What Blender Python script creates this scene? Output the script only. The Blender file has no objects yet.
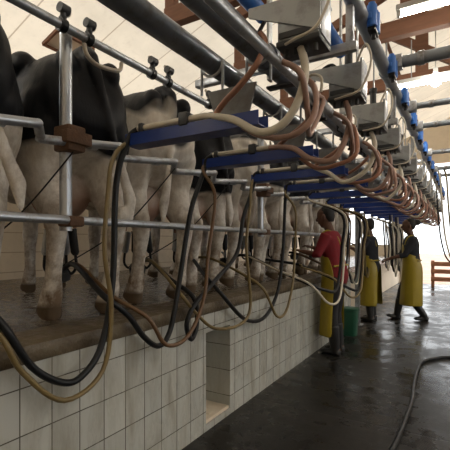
import bpy, bmesh, math, random
from mathutils import Vector, Matrix
from math import sin, cos, pi, radians
random.seed(7)
S = bpy.context.scene
C = S.collection
PZ = 0.90            # cow platform height
WX = -1.55           # tiled pit wall plane
ROOF_T = .30
NST = 15             # milking places in view
def YK(k): return 1.56 + 0.71 * k

# ------------------------------------------------------------------ materials
class NT:
    def __init__(s, name):
        s.m = bpy.data.materials.new(name); s.m.use_nodes = True
        s.t = s.m.node_tree; s.b = s.t.nodes['Principled BSDF']
        s.co = s.t.nodes.new('ShaderNodeTexCoord').outputs['Object']
    def n(s, typ, ins=None, **props):
        nd = s.t.nodes.new('ShaderNode' + typ)
        for k, v in props.items(): setattr(nd, k, v)
        for k, v in (ins or {}).items():
            if isinstance(v, bpy.types.NodeSocket): s.t.links.new(v, nd.inputs[k])
            else: nd.inputs[k].default_value = v
        return nd
    def set(s, **kw):
        for k, v in kw.items():
            k = k.replace('_', ' ')
            if isinstance(v, bpy.types.NodeSocket): s.t.links.new(v, s.b.inputs[k])
            else: s.b.inputs[k].default_value = v
        return s
    def noise(s, scale, detail=4, rough=.55, vec=None, out='Fac'):
        return s.n('TexNoise', {'Scale': scale, 'Detail': detail, 'Roughness': rough, 'Vector': vec or s.co}).outputs[out]
    def math(s, op, a, b=0.0, c=None, clamp=False):
        i = {0: a, 1: b}
        if c is not None: i[2] = c
        return s.n('Math', i, operation=op, use_clamp=clamp).outputs[0]
    def mix(s, f, a, b):
        nd = s.n('Mix', data_type='RGBA')
        for idx, v in ((0, f), (6, a), (7, b)):
            if isinstance(v, bpy.types.NodeSocket): s.t.links.new(v, nd.inputs[idx])
            else: nd.inputs[idx].default_value = v
        return nd.outputs[2]
    def ramp(s, f, a, b, lo=0., hi=1.):
        return s.n('MapRange', {0: f, 1: a, 2: b, 3: lo, 4: hi}).outputs[0]
    def xyz(s):
        return s.n('SeparateXYZ', {0: s.co}).outputs
    def bump(s, h, strength=.3, dist=.01):
        s.set(Normal=s.n('Bump', {'Strength': strength, 'Distance': dist, 'Height': h}).outputs[0]); return s
def col(r, g, b): return (r, g, b, 1)
def simple(name, c, rough=.5, metal=0., var=.25, scale=12., bump=0., spec=.5):
    t = NT(name); f = t.noise(scale)
    d = tuple(max(0, x * (1 - var)) for x in c) + (1,)
    l = tuple(min(1, x * (1 + var)) for x in c) + (1,)
    t.set(Base_Color=t.mix(f, d, l), Roughness=t.ramp(f, .3, .7, max(.02, rough - .08), min(1, rough + .08)), Metallic=metal)
    t.b.inputs['Specular IOR Level'].default_value = spec
    if bump: t.bump(t.noise(scale * 3), bump)
    return t.m
def dirty_metal(name, c, dirt, rough=.35, metal=.85, amt=(.52, .72)):
    t = NT(name); f = t.noise(9., 6, .65); k = t.ramp(f, amt[0], amt[1])
    t.set(Base_Color=t.mix(k, c + (1,), dirt + (1,)), Metallic=t.ramp(k, 0, 1, metal, .15), Roughness=t.ramp(k, 0, 1, rough, .75))
    return t.m

M = {}
M['galv'] = dirty_metal('galvanised steel', (.46, .49, .53), (.16, .13, .10), .34)
M['pipe'] = dirty_metal('grey pipe', (.18, .205, .24), (.10, .095, .09), .28, .55)
M['pipe2'] = dirty_metal('grey plastic pipe', (.26, .29, .32), (.19, .18, .17), .4, .2)
M['rust'] = simple('rusty iron', (.13, .07, .04), .75, .2, .5, 30, .4)
M['blue'] = simple('blue painted steel', (.004, .03, .20), .38, .0, .35, 8)
M['blueplastic'] = simple('blue plastic', (.03, .16, .56), .4, 0, .15, 20)
M['black'] = simple('black rubber', (.009, .010, .012), .42, 0, .4, 20, 0, .3)
M['darkgrey'] = simple('dark grey plastic', (.04, .042, .045), .5, .1, .4, 20)
M['yellow_hose'] = simple('yellowed hose', (.18, .13, .05), .42, 0, .35, 14)
M['olive_hose'] = simple('brown hose', (.12, .06, .022), .42, 0, .4, 14)
M['beige_hose'] = simple('beige hose', (.60, .55, .45), .42, 0, .25, 14)
M['copper_hose'] = simple('copper coloured hose', (.36, .175, .115), .35, .1, .35, 9)
M['rose_hose'] = simple('rose brown hose', (.36, .225, .18), .38, 0, .3, 9)
M['sheet'] = dirty_metal('grey sheet metal', (.33, .345, .35), (.15, .14, .13), .42, .55, (.5, .8))
M['sheet2'] = dirty_metal('dull grey plate', (.20, .205, .21), (.10, .09, .08), .5, .5, (.5, .8))
M['cream_metal'] = simple('cream painted tube', (.45, .40, .33), .45, .2, .25, 12)
M['red_shirt'] = simple('red cloth', (.19, .008, .014), .85, 0, .25, 30, .2)
M['dark_shirt'] = simple('black cloth', (.015, .016, .022), .9, 0, .3, 30, .2)
M['yellow_apron'] = simple('yellow oilskin', (.30, .225, .013), .4, 0, .18, 8)
M['boot'] = simple('black boot rubber', (.012, .012, .012), .35, 0, .3, 20)
M['trouser'] = simple('dark trousers', (.02, .02, .022), .9, 0, .3, 30)
M['skin'] = simple('brown skin', (.12, .055, .032), .55, 0, .15, 20)
M['hair'] = simple('black hair', (.008, .007, .006), .6, 0, .3, 60, .4)
M['green'] = simple('dark green plastic', (.01, .075, .04), .45, 0, .2, 10)
M['white_paint'] = simple('white enamel', (.6, .6, .57), .4, 0, .1, 10)
M['eye'] = simple('dark eye', (.02, .015, .012), .2, 0, .1, 10)

def m_wood(name, c):
    t = NT(name); f = t.n('TexNoise', {'Scale': 3., 'Detail': 6., 'Vector': t.n('Mapping', {'Vector': t.co, 'Scale': (2, 9, 9)}).outputs[0]}).outputs['Fac']
    t.set(Base_Color=t.mix(f, tuple(x * .55 for x in c) + (1,), tuple(x * 1.45 for x in c) + (1,)), Roughness=.65).bump(f, .2)
    return t.m
M['wood'] = m_wood('brown roof timber', (.17, .075, .04))
M['gatewood'] = m_wood('red brown gate timber', (.38, .17, .09))

def m_tile():
    t = NT('glazed wall tiles'); x = t.xyz()
    v = t.n('CombineXYZ', {0: t.math('SUBTRACT', x[1], .968 - .148 * 40), 1: t.math('SUBTRACT', x[2], .14 - .195 * 4)}).outputs[0]
    b = t.n('TexBrick', {'Vector': v, 'Color1': col(.56, .57, .53), 'Color2': col(.47, .48, .45), 'Mortar': col(.10, .09, .075), 'Scale': 1., 'Mortar Size': .0028,
            'Mortar Smooth': .1, 'Bias': 0., 'Brick Width': .148, 'Row Height': .195}, offset=0., squash=1.)
    st = t.n('TexNoise', {'Scale': 1., 'Detail': 6., 'Roughness': .6, 'Vector': t.n('Mapping', {'Vector': t.co, 'Scale': (9, 9, 2.2)}).outputs[0]}).outputs['Fac']
    low = t.math('MULTIPLY', t.ramp(st, .42, .75), .75)
    c = t.mix(low, b.outputs['Color'], col(.20, .175, .12))
    t.set(Base_Color=c, Roughness=t.ramp(st, .4, .7, .16, .5)).bump(t.math('SUBTRACT', 1., b.outputs['Fac']), .5, .002)
    return t.m
M['tile'] = m_tile()
def m_floor():
    t = NT('wet dark concrete'); x = t.xyz()
    v = t.n('CombineXYZ', {0: t.math('ADD', x[0], 21.2), 1: t.math('ADD', x[1], 20.35)}).outputs[0]
    b = t.n('TexBrick', {'Vector': v, 'Color1': col(.015, .0145, .014), 'Color2': col(.011, .011, .0105), 'Mortar': col(.012, .012, .012), 'Scale': 1., 'Mortar Size': .011,
            'Mortar Smooth': .3, 'Brick Width': 3.1, 'Row Height': 1.17}, offset=.3)
    big = t.noise(1.6, 6, .6); fine = t.noise(26., 5, .7); mid = t.noise(6., 5, .6)
    wet = t.ramp(t.math('ADD', t.math('MULTIPLY', big, .6), t.math('MULTIPLY', mid, .4)), .44, .58)
    c = t.mix(t.ramp(fine, .35, .7), b.outputs['Color'], col(.024, .022, .020))
    c = t.mix(t.math('MULTIPLY', wet, .5), c, col(.006, .006, .006))
    t.set(Base_Color=c, Roughness=t.ramp(wet, 0, 1, .40, .14)); t.b.inputs['Specular IOR Level'].default_value = .22
    h = t.math('ADD', t.math('MULTIPLY', fine, .25), t.math('MULTIPLY', b.outputs['Fac'], -.7))
    h = t.math('ADD', h, t.math('MULTIPLY', mid, .6))
    t.bump(h, .35, .012)
    return t.m
M['floor'] = m_floor()
def m_dirt(name, a, b2, c2, rough=.35, sc=4.):
    t = NT(name); f = t.noise(sc, 7, .65); g = t.noise(sc * 4, 5, .6)
    c = t.mix(t.ramp(f, .38, .62), col(*a), col(*b2)); c = t.mix(t.ramp(g, .55, .75), c, col(*c2))
    t.set(Base_Color=c, Roughness=t.ramp(g, .40, .62, rough, rough + .35)).bump(t.math('ADD', f, g), .6, .015)
    return t.m
M['platform'] = m_dirt('muddy platform concrete', (.05, .036, .024), (.14, .115, .085), (.20, .17, .13), .06)
M['curb'] = m_dirt('dirty kerb concrete', (.07, .05, .028), (.13, .10, .06), (.16, .14, .10), .3, 5.)
M['soil'] = m_dirt('red yard soil', (.30, .17, .11), (.42, .27, .18), (.5, .36, .27), .6, 1.5)
def m_cream(name, a, lines=0., axis=1, w=.02):
    t = NT(name); f = t.noise(1.2, 5, .6); g = t.noise(14., 4, .6)
    c = t.mix(t.ramp(f, .4, .75), col(*a), col(*[x * .78 for x in a])); c = t.mix(t.math('MULTIPLY', t.ramp(g, .55, .8), .2), c, col(.35, .26, .17))
    if lines:
        x = t.xyz()[axis]; fr = t.math('FRACT', t.math('DIVIDE', x, lines))
        c = t.mix(t.math('MULTIPLY', t.math('LESS_THAN', fr, w), .6), c, col(.30, .20, .12))
    t.set(Base_Color=c, Roughness=.7).bump(g, .1)
    return t.m
M['plaster'] = m_cream('cream plaster', (.74, .64, .50))
M['block'] = m_cream('cream block wall', (.74, .64, .50), .24, 2, .05)
M['roof'] = m_cream('cream translucent roof sheets', (.82, .72, .57), .9, 1, .02)
nt_ = M['roof'].node_tree; b_ = nt_.nodes['Principled BSDF']; tr_ = nt_.nodes.new('ShaderNodeBsdfTranslucent'); mx_ = nt_.nodes.new('ShaderNodeMixShader')
mx_.inputs[0].default_value = ROOF_T
nt_.links.new(b_.inputs['Base Color'].links[0].from_socket, tr_.inputs['Color']); nt_.links.new(b_.outputs[0], mx_.inputs[1]); nt_.links.new(tr_.outputs[0], mx_.inputs[2])
nt_.links.new(mx_.outputs[0], nt_.nodes['Material Output'].inputs['Surface'])
def emit(name, c, s):
    t = NT(name); t.set(Base_Color=col(*c), Emission_Color=col(*c), Emission_Strength=s); return t.m
M['tube'] = emit('lit fluorescent tube', (1, .93, .82), 60.)
M['bulb'] = emit('lit bulb', (1, .95, .86), 30.)

def m_cow(name, z0, seed, amp=.9, k=5., sc=1.7, gap=None):
    t = NT(name); x = t.xyz()
    off = t.n('VectorMath', {0: t.co, 1: (seed * 3.7, seed * 1.9, seed * .83)}, operation='ADD').outputs[0]
    nz = t.noise(sc, 2, .45, off)
    v = t.math('ADD', t.math('MULTIPLY', t.math('SUBTRACT', nz, .5), amp * 5), t.math('MULTIPLY', t.math('SUBTRACT', x[2], z0), k))
    if gap: v = t.math('ADD', v, t.math('MULTIPLY', x[0], gap))
    blk = t.ramp(v, -.06, .06)
    hairn = t.n('TexNoise', {'Scale': 20., 'Detail': 5., 'Roughness': .7, 'Vector': t.n('Mapping', {'Vector': off, 'Scale': (1, 1, .35)}).outputs[0]}).outputs['Fac']
    white = t.mix(t.ramp(hairn, .35, .7), col(.84, .81, .75), col(.66, .60, .52))
    leg = t.math('MULTIPLY', t.ramp(x[2], 1.05, .1, .2, .95), t.ramp(t.noise(6., 7, .72, off), .40, .60))
    white = t.mix(leg, white, col(.17, .11, .065))
    # pinkish udder skin between the thighs
    d = t.n('VectorMath', {0: t.co, 1: (.44, 0, .60)}, operation='DISTANCE').outputs['Value']
    white = t.mix(t.ramp(d, .27, .20), white, col(.40, .26, .20))
    c = t.mix(blk, white, t.mix(hairn, col(.005, .006, .008), col(.012, .013, .017)))
    c = t.mix(t.ramp(x[2], .075, .045), c, col(.11, .078, .05))
    t.set(Base_Color=c, Roughness=t.ramp(blk, 0, 1, .75, .5)); t.b.inputs['Specular IOR Level'].default_value = .18
    t.bump(hairn, .35, .01)
    return t.m

# ------------------------------------------------------------------ mesh helpers
def nb(): return bmesh.new()
def finish(name, bm, mat, parent=None, smooth=True, loc=None):
    bmesh.ops.recalc_face_normals(bm, faces=bm.faces)
    me = bpy.data.meshes.new(name); bm.to_mesh(me); bm.free()
    return finish_me(name, me, mat, parent, smooth, loc)
def finish_me(name, me, mat, parent=None, smooth=True, loc=None):
    if mat: me.materials.clear(); me.materials.append(M[mat] if isinstance(mat, str) else mat)
    if smooth:
        for p in me.polygons: p.use_smooth = True
        try: me.set_sharp_from_angle(angle=radians(40))
        except Exception: pass
    o = bpy.data.objects.new(name, me); C.objects.link(o)
    if parent: o.parent = parent
    if loc: o.location = loc
    return o
def box(bm, c, s, rot=None, bev=.0):
    r = bmesh.ops.create_cube(bm, size=1)
    vs = r['verts']
    mtx = Matrix.Translation(Vector(c)) @ (rot.to_4x4() if rot else Matrix.Identity(4)) @ Matrix.Diagonal((s[0], s[1], s[2], 1))
    bmesh.ops.transform(bm, matrix=mtx, verts=vs)
    if bev:
        es = list({e for v in vs for e in v.link_edges})
        bmesh.ops.bevel(bm, geom=es, offset=bev, segments=2, affect='EDGES', profile=.5)
def ball(bm, c, r, seg=14):
    mtx = Matrix.Translation(Vector(c)) @ Matrix.Diagonal((r[0], r[1], r[2], 1))
    bmesh.ops.create_uvsphere(bm, u_segments=seg, v_segments=max(8, seg * 2 // 3), radius=1, matrix=mtx)
def loft(bm, pts, rads, side=(0, 1, 0), n=14, cap=True, power=1.0):
    pts = [Vector(p) for p in pts]; side = Vector(side); rings = []
    for i, p in enumerate(pts):
        t = (pts[min(i + 1, len(pts) - 1)] - pts[max(i - 1, 0)]).normalized()
        s = side - t * side.dot(t)
        if s.length < 1e-4: s = t.orthogonal()
        s.normalize(); u = t.cross(s)
        a, b = rads[i] if isinstance(rads[i], (tuple, list)) else (rads[i], rads[i])
        ring = []
        for j in range(n):
            ca, sa = cos(2 * pi * j / n), sin(2 * pi * j / n)
            ca = math.copysign(abs(ca) ** power, ca); sa = math.copysign(abs(sa) ** power, sa)
            ring.append(bm.verts.new(p + s * a * ca + u * b * sa))
        rings.append(ring)
    for i in range(len(rings) - 1):
        for j in range(n):
            bm.faces.new((rings[i][j], rings[i][(j + 1) % n], rings[i + 1][(j + 1) % n], rings[i + 1][j]))
    if cap:
        bm.faces.new(rings[0][::-1]); bm.faces.new(rings[-1])
    return rings
def spline(pts, sub=6):
    pts = [Vector(p) for p in pts]; out = []
    for i in range(len(pts) - 1):
        p0, p1, p2, p3 = pts[max(i - 1, 0)], pts[i], pts[i + 1], pts[min(i + 2, len(pts) - 1)]
        for j in range(sub):
            t = j / sub
            out.append(.5 * ((2 * p1) + (p2 - p0) * t + (2 * p0 - 5 * p1 + 4 * p2 - p3) * t * t + (3 * p1 - p0 - 3 * p2 + p3) * t ** 3))
    out.append(pts[-1]); return out
def tube(bm, pts, r, n=10, sub=6):
    """swept round tube with parallel transported frames"""
    ps = spline(pts, sub) if sub > 1 else [Vector(p) for p in pts]
    t0 = (ps[1] - ps[0]).normalized(); s = t0.orthogonal().normalized(); rings = []
    for i, p in enumerate(ps):
        t = (ps[min(i + 1, len(ps) - 1)] - ps[max(i - 1, 0)]).normalized()
        s = (s - t * s.dot(t)).normalized(); u = t.cross(s)
        rings.append([bm.verts.new(p + (s * cos(2 * pi * j / n) + u * sin(2 * pi * j / n)) * r) for j in range(n)])
    for i in range(len(rings) - 1):
        for j in range(n):
            bm.faces.new((rings[i][j], rings[i][(j + 1) % n], rings[i + 1][(j + 1) % n], rings[i + 1][j]))
    bm.faces.new(rings[0][::-1]); bm.faces.new(rings[-1])
def cyl(bm, a, b, r, n=16): tube(bm, [a, b], r, n, 1)
def prism(bm, poly, d):
    """extrude polygon (list of 3D points) by vector d"""
    v = [bm.verts.new(p) for p in poly]; w = [bm.verts.new(Vector(p) + Vector(d)) for p in poly]
    bm.faces.new(v); bm.faces.new(w[::-1]); k = len(v)
    for i in range(k): bm.faces.new((v[i], w[i], w[(i + 1) % k], v[(i + 1) % k]))
def fuse(bm, voxel, it=6, fac=.5):
    bmesh.ops.recalc_face_normals(bm, faces=bm.faces)
    me = bpy.data.meshes.new('tmp'); bm.to_mesh(me); bm.free()
    o = bpy.data.objects.new('tmp', me); C.objects.link(o)
    r = o.modifiers.new('r', 'REMESH'); r.mode = 'VOXEL'; r.voxel_size = voxel
    if it:
        s = o.modifiers.new('s', 'SMOOTH'); s.factor = fac; s.iterations = it
    dg = bpy.context.evaluated_depsgraph_get(); dg.update()
    out = bpy.data.meshes.new_from_object(o.evaluated_get(dg))
    bpy.data.objects.remove(o); bpy.data.meshes.remove(me)
    return out
def tag(o, label, cat, group=None, kind=None):
    o['label'] = label; o['category'] = cat
    if group: o['group'] = group
    if kind: o['kind'] = kind
    return o
def empty(name, loc, label=None, cat=None, group=None, rz=0.):
    o = bpy.data.objects.new(name, None); C.objects.link(o); o.location = loc; o.rotation_euler = (0, 0, rz)
    o.empty_display_size = .1
    if label: tag(o, label, cat, group)
    return o
def struct(o): o['kind'] = 'structure'; return o
def dup(root, loc, label):
    r = root.copy(); C.objects.link(r); r.location = loc; r['label'] = label
    for ch in list(root.children):
        c = ch.copy(); C.objects.link(c); c.parent = r
        for g in list(ch.children):
            d = g.copy(); C.objects.link(d); d.parent = c
    return r
ORD = ['nearest', 'second', 'third', 'fourth', 'fifth', 'sixth', 'seventh', 'eighth', 'ninth', 'tenth', 'eleventh', 'twelfth', 'thirteenth', 'fourteenth', 'fifteenth', 'sixteenth']

# ------------------------------------------------------------------ the setting
YE = 6.5      # where the tiled wall ends
YF = 14.5     # far end wall
YB = -2.5
def quad(name, pts, mat):
    bm = nb(); bm.faces.new([bm.verts.new(p) for p in pts]); o = finish(name, bm, mat, smooth=False); return struct(o)
bm = nb(); box(bm, (2.0, (YB + YF) / 2, -.05), (7.9, YF - YB, .1)); struct(finish('floor', bm, 'floor', smooth=False))
bm = nb(); box(bm, (0, 5, -.14), (90, 110, .06)); struct(finish('ground', bm, 'soil', smooth=False))
# tiled pit wall with its niche
NY0, NY1, NZ0, NZ1, ND = 2.335, 2.67, .045, .69, .27
bm = nb(); zt = PZ - .08; th = .4
box(bm, (WX - th / 2, (YB + NY0) / 2, zt / 2), (th, NY0 - YB, zt))
box(bm, (WX - th / 2, (NY1 + YE) / 2, zt / 2), (th, YE - NY1, zt))
box(bm, (WX - th / 2, (NY0 + NY1) / 2, NZ0 / 2), (th, NY1 - NY0, NZ0))
box(bm, (WX - th / 2, (NY0 + NY1) / 2, (NZ1 + zt) / 2), (th, NY1 - NY0, zt - NZ1))
box(bm, (WX - (th + ND) / 2, (NY0 + NY1) / 2, (NZ0 + NZ1) / 2), (th - ND, NY1 - NY0, NZ1 - NZ0))
struct(finish('wall_pit', bm, 'tile', smooth=False))
bm = nb(); box(bm, (WX - ND / 2 - .004, (NY0 + NY1) / 2, NZ0 + .012), (ND - .01, NY1 - NY0 - .006, .024), bev=.004)
for i in range(3): box(bm, (WX - .06 - .07 * i, (NY0 + NY1) / 2 + .03 * (i - 1), NZ0 + .026), (.03, .05, .008))
struct(finish('trim_niche', bm, 'plaster', smooth=False))
bm = nb(); box(bm, (WX - .13, (YB + YE) / 2, PZ - .04), (.285, YE - YB, .08), bev=.012)
o = finish('trim_kerb', bm, 'curb'); struct(o)
bm = nb(); box(bm, (-3.24, (YB + YF) / 2, PZ - .07), (2.92, YF - YB, .1)); struct(finish('floor_platform', bm, 'platform', smooth=False))
bm = nb(); box(bm, (-1.95, (YE + YF) / 2, (PZ - .1) / 2), (.2, YF - YE - .02, PZ - .12)); struct(finish('wall_platform', bm, 'plaster', smooth=False))
EZ, RX, RZ = 3.6, .4, 5.6
bm = nb(); WINS = [(.2, 1.9), (2.5, 4.2), (4.8, 6.5), (7.1, 8.8), (9.4, 11.1)]; wz0, wz1 = 2.25, 3.35
box(bm, (-4.8, (YB + YF) / 2, wz0 / 2), (.2, YF - YB, wz0)); box(bm, (-4.8, (YB + YF) / 2, (wz1 + EZ) / 2), (.2, YF - YB, EZ - wz1))
ed = [YB] + [v for w_ in WINS for v in w_] + [YF]
for a, b in zip(ed[::2], ed[1::2]): box(bm, (-4.8, (a + b) / 2, (wz0 + wz1) / 2), (.2, b - a, wz1 - wz0))
struct(finish('wall_left', bm, 'block', smooth=False))
for i, (a, b) in enumerate(WINS):
    bm = nb()
    for q in range(4): box(bm, (-4.8, a + (b - a) * q / 3, (wz0 + wz1) / 2), (.05, .05, wz1 - wz0))
    for q in (wz0 + .025, (wz0 + wz1) / 2, wz1 - .025): box(bm, (-4.8, (a + b) / 2, q), (.045, b - a, .05))
    struct(finish('window_%d' % (i + 2), bm, 'cream_metal', smooth=False))
bm = nb(); box(bm, (5.85, (YB + YF) / 2, .6), (.2, YF - YB, 1.2)); box(bm, (5.85, (YB + YF) / 2, 3.35), (.2, YF - YB, .5))
for a, b in zip(ed[::2], ed[1::2]): box(bm, (5.85, (a + b) / 2, 2.15), (.2, b - a, 1.9))
struct(finish('wall_right', bm, 'block', smooth=False))
bm = nb(); box(bm, (.5, YB - .1, 1.8), (10.9, .2, 3.6)); prism(bm, [(-4.9, YB - .1, EZ), (5.7, YB - .1, EZ), (RX, YB - .1, RZ)], (0, .1, 0)); struct(finish('wall_back', bm, 'block', smooth=False))
# far end wall with a tall open doorway and a window opening over the platform
bm = nb(); y = YF + .1
def fw(x0, x1, z0, z1): box(bm, ((x0 + x1) / 2, y, (z0 + z1) / 2), (x1 - x0, .2, z1 - z0))
DX0, DX1, DZ = -1.75, .75, 3.9
fw(-4.9, -4.5, 0, EZ); fw(-4.5, -2.05, 0, 1.2); fw(-4.5, -2.05, 3.5, EZ); fw(-2.05, DX0, 0, EZ); fw(DX1, 5.6, 0, EZ)
prism(bm, [(-4.9, YF, EZ), (DX0, YF, EZ), (DX0, YF, EZ + 1.17)], (0, .2, 0))
prism(bm, [(DX1, YF, EZ), (5.7, YF, EZ), (DX1, YF, EZ + 1.85)], (0, .2, 0))
prism(bm, [(DX0, YF, DZ), (DX1, YF, DZ), (DX1, YF, EZ + 1.85), (RX, YF, RZ), (DX0, YF, EZ + 1.17)], (0, .2, 0))
struct(finish('wall_far', bm, 'plaster', smooth=False))
bm = nb()
for x0 in (-4.47, -3.27, -2.08): box(bm, (x0, YF + .08, 2.35), (.06, .06, 2.3))
for z0 in (1.23, 2.35, 3.47): box(bm, (-3.27, YF + .08, z0), (2.45, .06, .06))
struct(finish('window_1', bm, 'cream_metal', smooth=False))
# roof
bm = nb()
for x0 in (-5.1, 5.9):
    e_ = RZ - 2.1 * abs(x0 - RX) / 5.5
    bm.faces.new([bm.verts.new(p) for p in [(x0, YB, e_), (RX, YB, RZ), (RX, YF + .4, RZ), (x0, YF + .4, e_)]])
struct(finish('ceiling', bm, 'roof', smooth=False))
def roofz(x): return EZ - .1 + (RZ - EZ + .1) * (1 - abs(x - RX) / 5.5)
for yt in (.25, 1.72, 3.2, 4.62, 6.15):
    bm = nb()
    HS = 3.0
    box(bm, (RX, yt, EZ), (2 * HS, .10, .17))
    for s in (-1, 1):
        a = Vector((RX + s * HS, yt, roofz(RX + s * HS) - .16)); b = Vector((RX, yt, RZ - .16)); d = (b - a)
        box(bm, (a + b) / 2, (d.length, .09, .14), Matrix.Rotation(-math.atan2(d.z, d.x), 3, 'Y'))
        a = Vector((RX + s * .3, yt + .002, EZ)); b = Vector((RX + s * 1.9, yt + .002, roofz(RX + s * 1.9) - .16)); d = b - a
        box(bm, (a + b) / 2, (d.length, .08, .11), Matrix.Rotation(-math.atan2(d.z, d.x), 3, 'Y'))
        box(bm, (RX + s * (HS - .06), yt, (EZ + roofz(RX + s * HS)) / 2 - .06), (.11, .085, roofz(RX + s * HS) - EZ - .1))
    box(bm, (RX - .9, yt, (EZ + roofz(RX - .9)) / 2 - .06), (.16, .085, roofz(RX - .9) - EZ - .1))
    box(bm, (RX, yt, (EZ + RZ) / 2 - .06), (.15, .088, RZ - EZ - .1))
    struct(finish('beam_truss', bm, 'wood', smooth=False))
for s in (-1, 1):
    for q in (1.6, 3.7):
        x0 = RX + s * q; bm = nb(); sl = math.atan2(RZ - EZ + .1, 5.5) * s
        box(bm, (x0, (YB + YF) / 2, roofz(x0) - .04), (.06, YF - YB - .2, .08), Matrix.Rotation(sl, 3, 'Y'))
        struct(finish('beam_purlin', bm, 'wood', smooth=False))
# a small framed vent in the roof slope
x0, y0 = -4.27, 3.32
sl = -math.atan2(RZ - EZ + .1, 5.5)
t = empty('roof_vent', (x0, y0, roofz(x0) - .02), 'small brown framed vent opening high above the black cow backs', 'vent'); t.rotation_euler = (0, sl, 0)
bm = nb()
for s in (-1, 1):
    box(bm, (s * .14, 0, 0), (.03, .56, .04)); box(bm, (0, s * .27, 0), (.28, .03, .04))
finish('frame', bm, 'wood', t, False)
bm = nb(); box(bm, (0, 0, .012), (.26, .52, .015)); finish('panel', bm, 'plaster', t, False)

# ------------------------------------------------------------------ long pipes
def pipe(name, a, b, r, mat, label, cat='pipe', collars=(), mat2='darkgrey', rc=1.18):
    a, b = Vector(a), Vector(b); t = empty(name, a, label, cat)
    bm = nb(); cyl(bm, (0, 0, 0), b - a, r, 24); finish('pipe_run', bm, mat, t)
    d = (b - a).normalized()
    for c in collars:
        bm = nb(); p = d * c; cyl(bm, p - d * .02, p + d * .02, r * rc, 24); finish('collar', bm, mat2, t)
    return t
Y1 = 12.4
pipe('overhead_vacuum_pipe', (-.80, -.6, 2.19), (-.80, Y1, 2.19), .055, 'pipe', 'thick dark grey overhead pipe nearest the aisle, crossing the top centre', collars=[2.32, 3.9, 5.4, 7.0], mat2='pipe')
pipe('overhead_milk_pipe', (-1.05, -.6, 2.19), (-1.05, Y1, 2.19), .050, 'pipe', 'thick dark grey overhead pipe on the cows side, below its twin', collars=[3.4, 4.9, 6.5], mat2='pipe')
pipe('overhead_wash_pipe', (-1.60, -.6, 2.33), (-1.60, Y1, 2.33), .021, 'galv', 'thin galvanised pipe over the cow rumps, carrying black clamps')
pipe('overhead_valve_pipe', (-.47, -.6, 2.52), (-.47, Y1, 2.52), .040, 'pipe2', 'grey overhead pipe along the right side of the gantry, with blue valves', collars=[2.2, 3.6, 5.1], mat2='pipe2')
pipe('overhead_blue_pipe', (-.57, 1.76, 2.35), (-.57, 2.17, 2.35), .034, 'blueplastic', 'thick blue pipe piece between the two largest control boxes')
pipe('overhead_blue_filter', (-.79, 1.44, 2.36), (-.79, 1.66, 2.36), .036, 'blueplastic', 'small blue cylinder above the thick dark pipe at the top edge', 'filter')
pipe('overhead_feed_pipe', (-.62, -.6, 2.02), (-.62, Y1, 2.02), .020, 'galv', 'thin steel pipe under the control boxes among the brown hoses')
# rails in front of the cows
pipe('rump_rail', (-1.62, -.5, 1.43), (-1.62, 6.4, 1.43), .021, 'galv', 'straight galvanised rail running low behind the cows, at hock height', 'rail')
bm = nb(); pts = []; P0 = 1.10 - .48 * 3
pts.append((-1.61, P0 - .3, 1.85))
for i in range(15):
    y = P0 + .48 * i
    pts += [(-1.595, y - .06, 1.835), (-1.60, y - .02, 1.84), (-1.635, y + .02, 1.80), (-1.64, y + .06, 1.795)]
tube(bm, pts, .021, 12, 4); t = empty('zigzag_rail', (0, 0, 0), 'stepped galvanised rail winding along the cow rumps at tail height', 'rail'); finish('rail_tube', bm, 'galv', t)
for i in range(14):
    bm = nb(); y = P0 + .48 * i + .3; z = 1.818; cyl(bm, (-1.618, y - .02, z), (-1.618, y + .02, z + .002), .026, 14); finish('sleeve', bm, 'galv', t)
# posts
for i in range(3):
    y = 1.29 + 2.2 * i
    t = empty('stall_post', (-1.685, y, 1.38), ['galvanised upright post with rusty clamp in front of the leftmost cows',
        'second galvanised upright post from the left, between cows behind the hoses', 'third galvanised upright post from the left, furthest along the cow row'][i], 'post', 'upright posts along the cow row')
    bm = nb(); cyl(bm, (0, 0, 0), (0, 0, .97), .030, 20); finish('upright', bm, 'galv', t)
    bm = nb(); box(bm, (.03, 0, .445), (.115, .105, .125), bev=.012); box(bm, (.085, 0, .445), (.04, .15, .06), bev=.006)
    finish('clamp', bm, 'rust', t)
    bm = nb(); box(bm, (.04, 0, .045), (.10, .085, .05), bev=.01); finish('lower_clamp', bm, 'rust', t)
    bm = nb(); tube(bm, [(.085, .04, .92), (.085, .05, .88), (.085, .08, .855), (.085, .13, .845), (.085, .24, .86), (.085, .28, .88), (.085, .29, .92)], .011, 10, 5); finish('bent_bracket', bm, 'cream_metal', t)
# clamp valves on the wash pipe
proto = None
for i in range(11):
    y = .66 + .62 * i
    lab = ORD[i] + ' pair of black clamp valves from the camera, on the thin pipe over the rumps'
    if proto is None:
        t = proto = empty('pipe_mounted_valve', (-1.60, y, 2.33), lab, 'valve', 'black clamp valves over the cow rumps')
        for s in (-1, 1):
            bm = nb(); yy = s * .075
            cyl(bm, (0, yy - .016, 0), (0, yy + .016, 0), .031, 16); box(bm, (.004, yy, .03), (.03, .026, .02), bev=.004); finish('clamp_ring', bm, 'black', t)
            bm = nb(); cyl(bm, (.004, yy, .035), (.012, yy, .062), .014, 14); cyl(bm, (.012, yy - .024, .072), (.012, yy + .024, .072), .023, 16); finish('valve_cap', bm, 'darkgrey', t)
            bm = nb(); ball(bm, (-.012, yy + .03, .08), (.026, .024, .026)); cyl(bm, (-.015, yy + .03, .09), (-.05, yy + .035, .125), .011, 10); finish('nipple', bm, 'cream_metal', t)
    else: dup(proto, (-1.60, y, 2.33), lab)

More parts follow.
